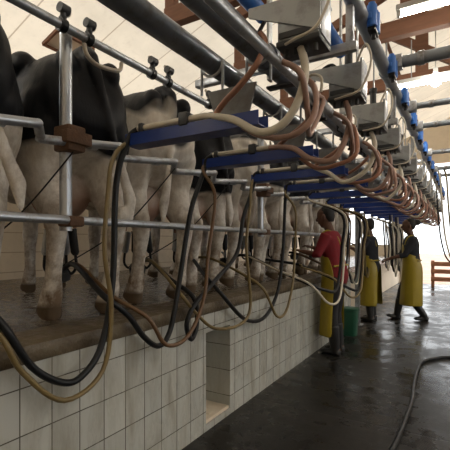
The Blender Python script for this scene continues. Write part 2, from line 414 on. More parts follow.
# ------------------------------------------------------------------ gear of each milking place
TX0, TX1, TZ = -1.50, -.74, 1.845
def make_tray(k):
    t = empty('hanging_hose_tray', (0, YK(k), TZ), None)
    bm = nb(); L = TX1 - TX0; cx = (TX0 + TX1) / 2
    box(bm, (cx, 0, -.022), (L, .10, .006)); box(bm, (cx, -.048, .005), (L, .006, .06)); box(bm, (cx, .048, .005), (L, .006, .06))
    finish('channel', bm, 'blue', t, False)
    bm = nb(); box(bm, (-1.13, -.01, .058), (.05, .10, .062), bev=.006); cyl(bm, (-1.13, -.03, .07), (-1.13, -.03, .095), .009, 8); finish('hose_clamp', bm, 'darkgrey', t)
    bm = nb(); box(bm, (-1.40, -.01, .056), (.03, .085, .05), bev=.008); finish('end_clip', bm, 'darkgrey', t)
    bm = nb(); prism(bm, [(-1.06, .052, .20), (-.80, .052, .20), (-.86, .052, -.01), (-.99, .052, -.01)], (0, .010, 0))
    finish('hanger_plate', bm, 'sheet2', t, False)
    for x in (-1.05, -.80):
        bm = nb(); r = .060
        pts = [(x + r * cos(a), .075, .345 + r * sin(a)) for a in [radians(d) for d in range(-200, 21, 20)]]
        tube(bm, [(x - r, .075, .20)] + [(x - r, .075, .32)] + pts[1:-1] + [(x + r, .075, .20)], .007, 8, 2); finish('u_bolt', bm, 'galv', t)
    bm = nb(); cyl(bm, (-1.46, .02, .0), (-1.46, .02, .075), .014, 12); cyl(bm, (-1.46, .02, .075), (-1.46, .02, .085), .018, 12); finish('end_pin', bm, 'galv', t)
    return t
tray = make_tray(0)
TL = ['blue hose tray nearest the camera, its left end before the second cow', 'second blue hose tray from the camera, just right of and below the longest one']
for k in range(NST):
    o = tray if k == 0 else dup(tray, (0, YK(k), TZ), '')
    tag(o, TL[k] if k < 2 else ORD[k] + ' blue hose tray along the gantry, counting from the camera', 'tray', 'blue hose trays under the gantry')

def make_box():
    t = empty('mounted_control_box', (-.56, YK(0), 2.2), None)
    bm = nb(); box(bm, (0, 0, 0), (.17, .14, .15), bev=.006); box(bm, (0, 0, .08), (.19, .16, .012), bev=.003); finish('housing', bm, 'sheet', t, True)
    bm = nb(); box(bm, (0, 0, -.085), (.18, .15, .022), bev=.004)
    for i in range(4): cyl(bm, (-.06 + .04 * i, -.03, -.09), (-.06 + .04 * i, -.03, -.125), .010, 10)
    finish('outlet_plate', bm, 'darkgrey', t)
    bm = nb(); prism(bm, [(.095, -.082, .075), (.095, -.082, -.07), (-.21, -.082, .055), (-.21, -.082, .085)], (0, .010, 0))
    prism(bm, [(.09, -.082, .075), (-.21, -.082, .085), (-.21, -.02, .085), (.09, -.02, .075)], (0, 0, .008))
    finish('gusset_arm', bm, 'sheet', t, False)
    bm = nb()
    box(bm, (-.01, -.073, -.055), (.13, .012, .022)); finish('front_strip', bm, 'darkgrey', t)
    bm = nb(); box(bm, (.088, 0, .02), (.014, .12, .19), bev=.003); finish('side_flange', bm, 'galv', t)
    bm = nb(); tube(bm, [(.06, -.06, .08), (.12, -.10, .16), (.15, -.12, .05), (.10, -.13, -.08), (.0, -.11, -.10), (-.05, -.07, -.09)], .006, 8, 6); finish('cable', bm, 'beige_hose', t)
    bm = nb(); tube(bm, [(-.05, .04, .08), (-.10, .06, .16), (-.17, .05, .13), (-.22, .02, .03)], .009, 8, 6); finish('lead', bm, 'black', t)
    bm = nb(); cyl(bm, (.0, .03, .09), (.0, .03, .20), .022, 14); cyl(bm, (.0, .03, .2), (.0, .03, .225), .028, 14); finish('pulsator_cap', bm, 'darkgrey', t)
    return t
cb = make_box()
for k in range(-1, NST):
    o = cb if k == -1 else dup(cb, (-.56, YK(k), 2.2), '')
    if k == -1: o.location = (-.56, YK(-1), 2.2)
    tag(o, ['grey sheet metal control box above the camera end of the gantry', 'grey sheet metal control box at the top centre, largest in view',
            'grey control box with wedge arm, right below the largest box'][k + 1] if k < 2 else ORD[k] + ' grey control box with wedge arm hung along the gantry', 'control box', 'grey control boxes on the gantry')

def make_valve():
    t = empty('pipe_mounted_blue_valve', (-.47, 0, 2.52), None)
    for i, dy in enumerate((-.045, .045)):
        bm = nb(); cyl(bm, (.052, dy, -.055), (.052, dy, .055), .026, 16); cyl(bm, (.052, dy, .055), (.052, dy, .07), .018, 12); finish('valve_body', bm, 'blueplastic', t)
    bm = nb(); box(bm, (.02, 0, -.005), (.07, .15, .035), bev=.006); finish('bracket', bm, 'blueplastic', t)
    bm = nb(); cyl(bm, (.052, .0, -.06), (.052, .0, -.10), .012, 10); box(bm, (.05, 0, -.065), (.04, .11, .02), bev=.003); finish('outlet', bm, 'black', t)
    return t
bv = make_valve()
for k in range(15):
    y = 2.26 + .675 * k - .675
    o = bv if k == 0 else dup(bv, (-.47, y, 2.52), '')
    o.location = (-.47, y, 2.52)
    tag(o, ORD[k] + ' twin blue valve from the camera on the right hand gantry pipe', 'valve', 'blue valves on the gantry pipe')
t0 = empty('pipe_mounted_shutoff', (0, 0, 0), None)
bm = nb(); cyl(bm, (-.62, -.05, 2.02), (-.62, .05, 2.02), .032, 16); cyl(bm, (-.62, .0, 2.02), (-.70, .0, 2.08), .020, 12); finish('valve_body', bm, 'galv', t0)
bm = nb(); cyl(bm, (-.62, .01, 1.985), (-.62, .01, 1.94), .026, 14); box(bm, (-.62, .02, 1.935), (.07, .02, .014), bev=.003); finish('knob', bm, 'black', t0)
bm = nb(); box(bm, (-.70, .06, 2.10), (.07, .05, .06), bev=.008); cyl(bm, (-.70, .06, 2.07), (-.70, .06, 2.03), .014, 10); finish('solenoid', bm, 'darkgrey', t0)
bm = nb(); tube(bm, [(-.70, .04, 2.12), (-.66, .0, 2.16), (-.60, -.02, 2.13), (-.60, -.02, 2.06)], .007, 8, 5); finish('lead', bm, 'beige_hose', t0)
for k in range(NST):
    o = t0 if k == 0 else dup(t0, (0, 0, 0), '')
    o.location = (0, YK(k) + .38, 0)
    tag(o, ORD[k] + ' steel shutoff valve from the camera, on the thin pipe below the control boxes', 'valve', 'shutoff valves under the gantry')
# flat hanger straps holding the gantry from the roof beams
for i, yt in enumerate([1.9, 3.3, 4.7, 6.1, 7.5]):
    t = empty('gantry_hanger', (-.80, yt, 2.1), ORD[i] + ' flat steel strap from the camera holding the thick pipe to its roof beam', 'strap', 'gantry hanger straps')
    bm = nb(); box(bm, (-.066, .0, .77), (.012, .045, 1.42)); box(bm, (.066, .0, .77), (.012, .045, 1.42)); finish('strap', bm, 'sheet', t, False)
    bm = nb(); box(bm, (0, 0, .155), (.14, .05, .02), bev=.004); finish('saddle', bm, 'darkgrey', t)
    bm = nb(); box(bm, (0, 0, .02), (.15, .05, .014), bev=.004); finish('saddle', bm, 'darkgrey', t)
    t = empty('gantry_cross_arm', (-.80, yt + .1, 2.28), ORD[i] + ' short square cross arm from the camera, tying the gantry pipes together', 'cross arm', 'gantry cross arms')
    bm = nb(); box(bm, (-.12, 0, 0), (.95, .04, .045), bev=.004); finish('arm_tube', bm, 'galv', t)
    bm = nb(); box(bm, (.32, .0, .10), (.035, .035, .22)); finish('riser', bm, 'galv', t, False)

# ------------------------------------------------------------------ milking clusters
def make_cluster():
    t = empty('milking_cluster', (0, 0, 0), None)
    bm = nb(); loft(bm, [(0, 0, -.10), (0, 0, -.085), (0, 0, -.04), (0, 0, -.015), (0, 0, 0)], [.03, .06, .07, .055, .03], n=16); finish('claw_bowl', bm, 'darkgrey', t)
    for sx in (-1, 1):
        for sy in (-1, 1):
            a = Vector((sx * .075, sy * .07, .08)); b = Vector((sx * .055, sy * .055, .25))
            bm = nb(); loft(bm, [a, a.lerp(b, .1), a.lerp(b, .85), b], [.016, .026, .027, .030], n=14); cup = finish('teat_cup', bm, 'galv' if sx > 0 else 'black', t)
            bm = nb(); tube(bm, [(sx * .03, sy * .03, -.01), (sx * .055, sy * .05, -.04), (sx * .08, sy * .072, .0), a], .010, 8, 5); finish('short_tube', bm, 'black', cup)
    bm = nb(); tube(bm, [(0, 0, .0), (.02, 0, .04), (.05, .0, .06)], .012, 8, 4); finish('outlet_pipe', bm, 'galv', t)
    return t

# ------------------------------------------------------------------ cows
HA = radians(165)            # heading in plan: facing away from the pit
def cow_mesh(dl=0., dr=0., tail=0., tz=.42, seed=0):
    bm = nb()
    loft(bm, [(-.035, 0, 1.17), (-.02, 0, 1.165), (.03, 0, 1.15), (.12, 0, 1.13), (.25, 0, 1.11), (.45, 0, 1.09), (.8, 0, 1.04), (1.1, 0, 1.03), (1.45, 0, 1.06), (1.7, 0, 1.10), (1.9, 0, 1.15)],
         [(.13, .14), (.18, .19), (.225, .245), (.25, .285), (.265, .32), (.275, .355), (.29, .38), (.295, .385), (.26, .35), (.20, .29), (.14, .22)], n=32, power=.8)
    for s in (-1, 1):
        ball(bm, (.44, s * .215, 1.37), (.12, .075, .075)); ball(bm, (.03, s * .12, 1.30), (.07, .06, .07))
        d = dl if s > 0 else dr
        loft(bm, [(.28, s * .12, 1.28), (.24, s * .15, 1.12), (.23, s * .175, .96), (.24, s * .18, .82), (.20 + d * .4, s * .17, .69), (.13 + d * .7, s * .16, .58), (.075 + d, s * .155, .50), (.075 + d, s * .15, .43), (.105 + d, s * .15, .30), (.125 + d, s * .15, .20),
                  (.14 + d, s * .15, .13), (.17 + d, s * .15, .07), (.195 + d, s * .15, .0)],
             [(.10, .16), (.13, .22), (.14, .235), (.125, .20), (.09, .14), (.068, .10), (.056, .085), (.05, .066), (.042, .05), (.042, .05), (.054, .062), (.055, .075), (.065, .095)], n=16)
        ball(bm, (.015 + d, s * .155, .535), (.035, .03, .05))
        loft(bm, [(1.52, s * .13, 1.15), (1.50, s * .17, .95), (1.50, s * .17, .75), (1.52, s * .16, .58), (1.53, s * .155, .44), (1.53, s * .155, .36), (1.53, s * .155, .2), (1.54, s * .155, .12), (1.57, s * .155, .07), (1.59, s * .155, 0)],
             [(.10, .18), (.10, .17), (.08, .12), (.055, .07), (.058, .062), (.046, .048), (.04, .043), (.048, .055), (.052, .065), (.06, .085)], n=14)
        loft(bm, [(2.24, s * .07, 1.33), (2.23, s * .15, 1.36), (2.22, s * .25, 1.32), (2.21, s * .29, 1.29)], [(.03, .03), (.05, .02), (.045, .018), (.012, .012)], side=(0, 0, 1), n=10)
        for sx in (-1, 1): loft(bm, [(.44 + sx * .07, s * .06, .56), (.44 + sx * .07, s * .062, .50), (.44 + sx * .07, s * .062, .46)], [.026, .018, .014], side=(1, 0, 0), n=10)
    ball(bm, (.44, 0, .67), (.22, .165, .16), 20)
    loft(bm, [(1.65, 0, 1.14), (1.95, 0, 1.22), (2.2, 0, 1.27)], [(.17, .26), (.12, .19), (.10, .14)], n=18)
    loft(bm, [(2.12, 0, 1.32), (2.25, 0, 1.29), (2.4, 0, 1.19), (2.58, 0, 1.05), (2.68, 0, .97), (2.72, 0, .94)], [(.08, .08), (.10, .12), (.095, .115), (.07, .085), (.07, .07), (.05, .05)], n=18)
    # tail
    loft(bm, [(.16, 0, 1.40), (.05, 0, 1.395), (-.015, 0, 1.35), (-.045, tail * .08, 1.25), (-.06, tail * .25, 1.10), (-.075, tail * .5, .92), (-.075, tail * .8, .72), (-.07, tail, tz + .12), (-.065, tail * 1.05, tz)],
         [(.05, .05), (.045, .045), (.036, .036), (.03, .03), (.025, .025), (.022, .022), (.03, .026), (.036, .03), (.010, .010)], n=10)
    loft(bm, [(.2, 0, 1.40), (.5, 0, 1.43), (1.0, 0, 1.41), (1.5, 0, 1.42)], [(.06, .05), (.05, .04), (.05, .03), (.06, .03)], n=10)
    return fuse(bm, .0135, 4)
#        y    z0   seed amp  k   dl   dr   tail tz  gap  dx
COWS = [(.84, .90, 3.1, .10, 4., .10, .0, -.22, .50, 0, 0, 'black cow at the left edge with its white tail switch hanging'),
        (1.585, .875, 1.3, .14, 4., .0, -.06, -.20, .50, 0, .02, 'cow with a black rump and pale legs behind the first post'),
        (2.29, 1.16, 5.2, .5, 3., .05, -.03, .10, .5, 0, 0, 'mostly white cow with black back patches, third from the left'),
        (2.97, .80, 2.4, .25, 3., .0, .08, -.1, .5, 0, .04, 'cow with black thighs and dirty pale shanks, fourth from the left'),
        (3.66, 1.32, 7.7, .25, 3., .06, .0, .12, .5, 0, 0, 'dirty white cow standing fifth from the left behind hoses'),
        (4.33, .95, 9.1, .25, 3., .0, .05, .05, .5, 0, .03, 'black and white cow standing sixth from the left'),
        (5.04, .9, 4.6, .25, 3., .04, .0, -.1, .5, 0, 0, 'dark cow standing seventh in the row, left of the red shirt'),
        (5.76, 1.2, 6.3, .25, 3., .0, .04, .1, .5, 0, 0, 'pale cow standing eighth in the row, behind the red shirt'),
        (6.47, 1.0, 8.2, .25, 3., .0, .03, .0, .5, 0, 0, 'cow standing ninth in the row, glimpsed between far hoses'),
        (7.18, .9, 2.9, .25, 3., .03, .0, .0, .5, 0, 0, 'cow standing last in the row, behind the far hoses')]
clus = make_cluster(); CLAW = []
for i, (cy, z0, seed, amp, kk, dl, dr, tl, tz, gap, dx, lab) in enumerate(COWS):
    me = cow_mesh(dl, dr, tl, tz, i)
    o = finish_me('cow', me, m_cow('hide %d' % i, z0, seed, amp, kk), loc=(-1.83 - dx, cy, PZ)); o.scale = (1., 1.1, 1.1)
    o.rotation_euler = (0, 0, HA + radians(random.uniform(-1, 1)) * (0 if i < 2 else 1)); tag(o, lab, 'cow', 'cows in the milking row')
    p = Matrix.Rotation(o.rotation_euler.z, 4, 'Z') @ Vector((.44, 0, .26)) + o.location
    c = clus if i == 0 else dup(clus, p, '')
    c.location = p; c.rotation_euler = (0, 0, HA); CLAW.append(p)
    tag(c, 'black milking cluster with steel cups under the ' + ['cow at the left edge', 'black rumped cow by the first post', 'mostly white third cow', 'black thighed fourth cow', 'dirty white fifth cow', 'sixth cow in the row', 'seventh cow in the row', 'eighth cow in the row', 'ninth cow in the row', 'last cow in the row'][i], 'milking cluster', 'milking clusters under the cows')
for k in range(len(COWS), NST + 1): CLAW.append(Vector((-2.1, YK(k) - .75, PZ + .25)))
# thin pull cords
for i in range(3):
    p = CLAW[i]; bm = nb(); a = Vector((-1.60, p.y + .35, 1.80)); tube(bm, [a, a.lerp(p, .5) + Vector((.05, 0, -.06)), p + Vector((.0, 0, .0))], .004, 6, 8)
    o = finish('hanging_pull_cord', bm, 'black'); tag(o, 'thin dark cord slanting from the stepped rail to the ' + ['first', 'second', 'third'][i] + ' cow cluster', 'cord', 'pull cords')

# ------------------------------------------------------------------ hoses
BLK = {0: [(-1.485, 1.49, 1.80), (-1.48, 1.445, 1.70), (-1.48, 1.418, 1.532), (-1.475, 1.398, 1.139), (-1.47, 1.323, .837), (-1.47, 1.208, .723), (-1.47, 1.104, .727), (-1.47, .967, .831), (-1.48, .847, 1.026)],
       1: [(-1.485, 2.22, 1.81), (-1.48, 2.15, 1.70), (-1.48, 2.048, 1.496), (-1.48, 1.925, 1.037), (-1.48, 1.848, .804), (-1.48, 1.75, .738), (-1.48, 1.626, .814), (-1.49, 1.514, .95), (-1.58, 1.424, 1.06)],
       2: [(-1.485, 2.95, 1.81), (-1.48, 2.85, 1.66), (-1.48, 2.751, 1.507), (-1.48, 2.655, 1.244), (-1.46, 2.304, 1.06), (-1.46, 2.06, .924), (-1.46, 1.985, .815), (-1.47, 2.048, .716), (-1.48, 2.124, .80), (-1.49, 2.10, .97), (-1.7, 2.12, 1.08)],
       3: [(-1.485, 3.64, 1.81), (-1.48, 3.604, 1.70), (-1.48, 3.554, 1.253), (-1.48, 3.435, .884), (-1.48, 3.153, .68), (-1.48, 2.784, .72), (-1.5, 2.45, .96), (-1.75, 2.6, 1.08)]}
YEL = {0: [(-1.485, 1.45, 1.79), (-1.46, 1.375, 1.70), (-1.45, 1.347, 1.574), (-1.45, 1.323, 1.287), (-1.45, 1.366, .996), (-1.45, 1.311, .722), (-1.45, 1.104, .654), (-1.46, .925, .819), (-1.48, .847, .978)],
       2: [(-1.485, 2.91, 1.80), (-1.46, 2.83, 1.6), (-1.45, 2.751, 1.289), (-1.44, 2.801, .845), (-1.44, 2.655, .712), (-1.45, 2.304, .738), (-1.47, 2.102, .87), (-1.52, 1.98, 1.02)]}
def gen_drop(k, dy, sag, x):
    y = YK(k); r = random.uniform
    w = r(-.05, .05)
    if k > 7:
        return [(-1.485, y - .04 + dy, 1.80), (x - .05, y - .06 + dy, 1.62), (x, y - .10 + dy, 1.25), (x, y - .18, .98 - sag * .3), (x, y - .30 + w * .5, .80 - sag), (x, y - .43 + w * .5, .80 - sag), (x, y - .54, .98), (x, y - .60, 1.25), (x - .02, y - .63, 1.60), (x - .03, y - .64, 1.80)]
    return [(-1.485, y - .04 + dy, 1.80), (x, y - .08 + dy, 1.62), (x, y - .12 + dy + w, 1.25), (x, y - .2 + w, .98 - sag * .3), (x, y - .36 + w, .80 - sag), (x * .85 - 1.47 * .15, y - .54 + w, .79 - sag + r(-.03, .05)),
            (x * .5 - 1.48 * .5, y - .68, .93), (-1.58, y - .75 + w, 1.05)]
ends = ['at the left of the picture', 'before the black rumped cow', 'before the third cow', 'before the fourth cow']
for k in range(NST):
    y = YK(k); claw = CLAW[k]
    for typ in (0, 1):
        t = empty('hanging_milk_hose' if typ == 0 else 'hanging_pulse_hose', (0, 0, 0), None)
        src = (BLK if typ == 0 else YEL).get(k)
        rr = .0155 if typ == 0 else .0115
        if src is None: src = gen_drop(k, 0 if typ == 0 else -.03, random.uniform(-.04, .05) if typ == 0 else random.uniform(.0, .10), (-1.06 if k in (5, 9, 10) else -1.12 if k == 4 else -1.40) + (.0 if typ == 0 else .035))
        yo = -.02 if typ == 0 else .02
        yy = y + yo - .01
        top = [(-1.43, yy, TZ + .058), (-1.475, yy - .01, TZ + .03)]
        end = [Vector((src[-1][0] * .4 + claw.x * .6, src[-1][1] * .4 + claw.y * .6, claw.z + .03)), claw + Vector((0.02, 0, -.02))]
        if k == 0: end[0] = Vector((-1.68, .80, 1.15))
        if k > 7: end = []
        if k == 5: end[0] = Vector((-1.6, claw.y - .15, 1.08))
        bm = nb(); tube(bm, top + src + end, rr, 10, 6)
        m = 'black' if typ == 0 else ('yellow_hose' if k in (0, 2, 3, 5, 8) else 'olive_hose' if k in (1, 6) else 'beige_hose')
        finish('hanging_section', bm, m, t)
        zz = TZ + .058
        bm = nb(); tube(bm, [top[0], (-1.2, yy, zz), (-1.02, yy, zz)], rr + .0005, 10, 4); finish('tray_section', bm, 'beige_hose', t)
        j = lambda a: random.uniform(-a, a) * (0 if k == 0 else 1)
        if typ == 0:
            up = [(-1.02, yy, zz), (-.86, yy - .03, 1.855 + j(.02)), (-.72 + j(.03), yy - .05, 1.775 + j(.03)), (-.62, yy - .05, 1.79 + j(.03)), (-.555, yy - .04, 1.88), (-.535, yy - .02, 2.0), (-.56, yy, 2.10)]
            um = 'rose_hose' if k % 2 else 'beige_hose'
        else:
            up = [(-1.02, yy, zz), (-.90, yy - .02, 1.87 + j(.02)), (-.74, yy - .03, 1.775 + j(.03)), (-.60, yy - .04, 1.755 + j(.03)), (-.52 + j(.03), yy - .03, 1.81 + j(.03)), (-.51, yy, 1.90), (-.54, yy + .03, 1.98), (-.60, yy + .05, 2.02)]
            um = 'copper_hose' if k % 3 else 'rose_hose'
        bm = nb(); tube(bm, up, rr + .001, 10, 7); finish('upper_section', bm, um, t)
        if typ == 0: lab = ORD[k] + ' black milk hose from the camera, looping under the kerb below its blue tray'
        else: lab = ORD[k] + ' ' + {'yellow_hose': 'yellowish', 'olive_hose': 'brown', 'beige_hose': 'beige'}[m] + ' pulse hose from the camera, hanging beside a black hose'
        tag(t, lab, 'hose', 'hanging hoses')
    bm = nb(); tube(bm, [(-1.0, y + .005, TZ + .055), (-.90, y - .06, 1.935), (-.80, y - .10, 1.975), (-.72, y - .10, 2.05), (-.70, y - .07, 2.14), (-.735, y - .04, 2.20)], .0135, 10, 6)
    tag(finish('hanging_vacuum_hose', bm, 'copper_hose'), ORD[k] + ' copper coloured hose from the camera, curving up to the thick pipe', 'hose', 'copper vacuum hoses')
    bm = nb(); q = random.uniform(-.03, .03)
    tube(bm, [(-.60, y - .12, 2.02), (-.53, y - .11, 1.96), (-.53 + q, y - .02, 1.85 + q), (-.58, y + .12, 1.80 + q), (-.60, y + .25, 1.86), (-.58, y + .33, 2.0), (-.60, y + .30, 2.02)], .012, 10, 6)
    tag(finish('hanging_loop_hose', bm, 'rose_hose'), ORD[k] + ' rosy brown hose from the camera, looped under a control box', 'hose', 'looped gantry hoses')

# ------------------------------------------------------------------ cross pipes to the right
for i, (y, z, r) in enumerate([(3.02, 2.58, .040), (4.0, 2.56, .028), (4.65, 2.545, .028), (6.05, 2.54, .028), (7.35, 2.53, .028), (8.6, 2.6, .026)]):
    t = empty('overhead_cross_pipe', (-.40, y, z), ORD[i] + ' grey cross pipe from the camera, leaving the gantry to the right', 'pipe', 'grey cross pipes')
    bm = nb(); cyl(bm, (0, 0, 0), (3.2, 0, 0), r, 20); finish('pipe_run', bm, 'pipe2', t)
    bm = nb(); box(bm, (.0, 0, 0), (.07, .09, .09), bev=.008); finish('end_fitting', bm, 'galv', t)
    bm = nb(); cyl(bm, (.13, 0, 0), (.17, 0, 0), r * 1.2, 20); finish('collar', bm, 'galv', t)

# ------------------------------------------------------------------ lamps and added fill tubes
def lamp(x0, x1, y, z, label, on=True):
    t = empty('ceiling_tube_lamp', ((x0 + x1) / 2, y, z), label, 'lamp', 'fluorescent lamps'); L = x1 - x0
    bm = nb(); box(bm, (0, 0, .05), (L, .09, .05), bev=.008); finish('housing', bm, 'white_paint', t)
    bm = nb(); cyl(bm, (-L / 2 + .03, 0, 0), (L / 2 - .03, 0, 0), .019, 14); finish('tube', bm, 'tube', t)
    for s in (-1, 1):
        bm = nb(); box(bm, (s * (L / 2 - .02), 0, .012), (.03, .05, .06)); finish('socket', bm, 'white_paint', t, False)
        bm = nb(); cyl(bm, (s * L * .35, 0, .07), (s * L * .35, 0, EZ - z + .1), .006, 8); finish('hanger_rod', bm, 'galv', t)
lamp(-.50, .75, 3.72, 3.28, 'upper lit fluorescent tube hanging under the roof beams at right')
lamp(-.72, .55, 5.15, 3.17, 'lower lit fluorescent tube seen above the cross pipes')
lamp(-4.0, -2.75, .3, 3.28, 'added fill light tube above the cows, out of view'); lamp(-4.0, -2.75, -1.2, 3.28, 'added fill light tube above the cows, behind the camera')  # unseen tubes, added to brighten the ceiling over the cows
for i, yy in enumerate((.8, 2.6, 6.8)): lamp(1.9, 3.2, yy, 3.28, ORD[i] + ' added fill light tube over the opposite row, out of view')  # more unseen tubes, added on the right to lift the indoor light
t = empty('ceiling_bulb', (-.27, 5.0, 3.13), 'round glowing bulb hanging beside the lower fluorescent tube', 'bulb')
bm = nb(); ball(bm, (0, 0, 0), (.065, .065, .075)); finish('glass', bm, 'bulb', t)
bm = nb(); cyl(bm, (0, 0, .06), (0, 0, .13), .025, 12); cyl(bm, (0, 0, .13), (0, 0, .55), .006, 8); finish('socket', bm, 'white_paint', t)

# ------------------------------------------------------------------ people
def person(loc, rz, label, shirt, pose, hair='bun', scale=1.0):
    root = empty('person', loc, label, 'person', None, rz); root.scale = (scale,) * 3
    lean = pose.get('lean', 0.)
    def L(p):       # lean the upper body forward about the hips
        x, y, z = p
        if z <= .95: return Vector(p)
        a = lean; dz = z - .95
        return Vector((x * cos(a) + dz * sin(a), y, .95 + dz * cos(a) - x * sin(a)))
    torso = [(0, 0, .84), (0, 0, .92), (0, 0, 1.02), (0, 0, 1.12), (.01, 0, 1.25), (.005, 0, 1.36), (-.005, 0, 1.43), (-.01, 0, 1.47)]
    tr = [(.13, .10), (.165, .115), (.155, .11), (.14, .10), (.16, .115), (.17, .105), (.13, .085), (.07, .06)]
    bmB = nb()
    loft(bmB, [L(p) for p in torso], tr, n=18)
    loft(bmB, [L(p) for p in [(-.01, 0, 1.42), (0, 0, 1.50), (.02, 0, 1.57)]], [(.06, .06), (.052, .055), (.05, .06)], n=14)
    hd = [(.01, 0, 1.53), (.03, 0, 1.555), (.035, 0, 1.60), (.03, 0, 1.66), (.025, 0, 1.71), (.02, 0, 1.745), (.015, 0, 1.76)]
    loft(bmB, [L(p) for p in hd], [(.03, .035), (.055, .07), (.068, .09), (.076, .10), (.073, .095), (.05, .065), (.02, .03)], n=18)
    ball(bmB, L((.135, 0, 1.635)), (.022, .015, .025), 10); ball(bmB, L((.118, 0, 1.59)), (.014, .026, .010), 10)
    for s in (-1, 1): ball(bmB, L((.02, s * .078, 1.645)), (.02, .012, .032), 10)
    bmS, bmT, bmBt = nb(), nb(), nb()
    loft(bmS, [L(p) for p in torso[0:]], [(a + .022, b + .022) for a, b in tr], n=18)
    for s, key in ((1, 'l'), (-1, 'r')):
        sh = L((0, s * .165, 1.40)); el, wr = Vector(pose['el' + key]), Vector(pose['wr' + key])
        loft(bmB, [sh, sh.lerp(el, .5), el, el.lerp(wr, .3), wr], [.052, .045, .038, .036, .025], n=12)
        loft(bmS, [sh - (el - sh) * .1, sh.lerp(el, .4), el, el.lerp(wr, pose.get('sleeve', .2))], [.07, .062, .052, .048], n=12)
        d = (wr - el).normalized(); sd = Vector((0, s, 0)); sd = (sd - d * sd.dot(d)).normalized(); up = d.cross(sd) * s
        loft(bmB, [wr, wr + d * .03, wr + d * .085], [(.026, .02), (.038, .016), (.040, .015)], side=sd, n=10)
        for q, (o_, ln) in enumerate(((.031, .058), (.011, .072), (-.011, .068), (-.031, .052))):
            a = wr + d * .075 + sd * o_; b = a + d * ln * .55; c2 = b + (d * .6 - up * .8).normalized() * ln * .55
            loft(bmB, [a, b, c2], [.0095, .009, .0075], n=8)
        a = wr + d * .02 - sd * .03 + up * -.0; loft(bmB, [a, a - sd * .025 + d * .03, a - sd * .03 + d * .065 - up * .012], [.013, .011, .009], n=8)
        kn, an = Vector(pose['kn' + key]), Vector(pose['an' + key]); hp = Vector((0, s * .09, .88)); to = Vector(pose.get('to' + key, an + Vector((.16, 0, -.055))))
        loft(bmB, [hp, hp.lerp(kn, .5), kn, kn.lerp(an, .35), an], [.085, .073, .055, .052, .038], n=12)
        loft(bmB, [an + Vector((-.03, 0, .0)), an + Vector((-.03, 0, -.06)), an + Vector((.05, 0, -.05)), to], [(.03, .035), (.033, .03), (.038, .03), (.03, .018)], n=10)
        loft(bmT, [hp + Vector((0, 0, .06)), hp.lerp(kn, .5), kn, kn.lerp(an, .4), kn.lerp(an, .7)], [.098, .086, .068, .064, .058], n=12)
        loft(bmBt, [kn.lerp(an, .35), kn.lerp(an, .8), an, an + Vector((0, 0, -.055))], [.072, .062, .055, .05], n=14)
        loft(bmBt, [an + Vector((-.055, 0, -.02)), an + Vector((-.055, 0, -.055)), an + Vector((.06, 0, -.045)), to + Vector((-.02, 0, .01)), to + Vector((.02, 0, .008))],
             [(.025, .02), (.043, .032), (.05, .04), (.045, .03), (.02, .014)], n=12)
    finish_me('body', fuse(bmB, .0075, 2), 'skin', root)
    finish_me('shirt', fuse(bmS, .014, 3), shirt, root)
    finish_me('trousers', fuse(bmT, .014, 2), 'trouser', root)
    finish_me('boots', fuse(bmBt, .010, 2), 'boot', root)
    # apron: a curved sheet round the front, with some thickness, flaring to the shins
    bm = nb(); rows = []
    hem = pose.get('hem', .26)
    prof = [(1.33, .10, .150, 60), (1.25, .14, .160, 70), (1.12, .185, .155, 95), (1.0, .20, .160, 105), (.85, .205, .175, 105), (.6, .215, .185, 100), (hem + .1, .23, .20, 98), (hem, .235, .205, 98)]
    for z, hw, dep, ang0 in prof:
        row = []; ang = ang0
        for j in range(15):
            ang = ang0 if z > 1.05 else ang0 + pose.get('wrap', 0); a = radians(-ang + 2 * ang * j / 14); fold = 1 + .05 * sin(a * 9 + z * 3) * (1 if z < .8 else .3)
            p = (dep * cos(a) * fold + .0, hw * sin(a) * fold, z)
            if z < .9: p = (p[0] + pose.get('swing', 0.) * (.9 - z), p[1], z)
            row.append(bm.verts.new(L(p)))
        rows.append(row)
    for i in range(len(rows) - 1):
        for j in range(14): bm.faces.new((rows[i][j], rows[i][j + 1], rows[i + 1][j + 1], rows[i + 1][j]))
    o = finish('apron', bm, 'yellow_apron', root)
    md = o.modifiers.new('t', 'SOLIDIFY'); md.thickness = .008
    ms = o.modifiers.new('s', 'SUBSURF'); ms.levels = ms.render_levels = 1
    for s in (-1, 1):
        bm = nb(); tube(bm, [L((.12, s * .09, 1.32)), L((.085, s * .10, 1.42)), L((.0, s * .085, 1.475)), L((-.09, s * .06, 1.40)), L((-.12, s * .04, 1.28))], .012, 8, 5); finish('apron_strap', bm, 'yellow_apron', root)
    bm = nb(); tube(bm, [L((-.05, -.185, 1.04)), L((-.12, -.10, 1.04)), L((-.138, 0, 1.04)), L((-.12, .10, 1.04)), L((-.05, .185, 1.04))], .012, 8, 5)
    finish('apron_belt', bm, 'yellow_apron', root)
    bm = nb()
    loft(bm, [L(p) for p in [(-.035, 0, 1.58), (-.03, 0, 1.63), (-.012, 0, 1.69), (.0, 0, 1.735), (.005, 0, 1.775), (.008, 0, 1.787)]], [(.045, .035), (.072, .062), (.08, .086), (.07, .084), (.045, .056), (.013, .018)], n=16)
    if hair == 'bun':
        ball(bm, L((-.125, 0, 1.70)), (.055, .055, .05)); ball(bm, L((-.085, 0, 1.69)), (.055, .05, .045))
    finish_me('hair', fuse(bm, .009, 2), 'hair', root)
    bm = nb()
    ball(bm, L((.112, .032, 1.655)), (.012, .014, .009), 10); finish('eye', bm, 'eye', root)
    bm = nb(); ball(bm, L((.112, -.032, 1.655)), (.012, .014, .009), 10); finish('eye', bm, 'eye', root)
    return root
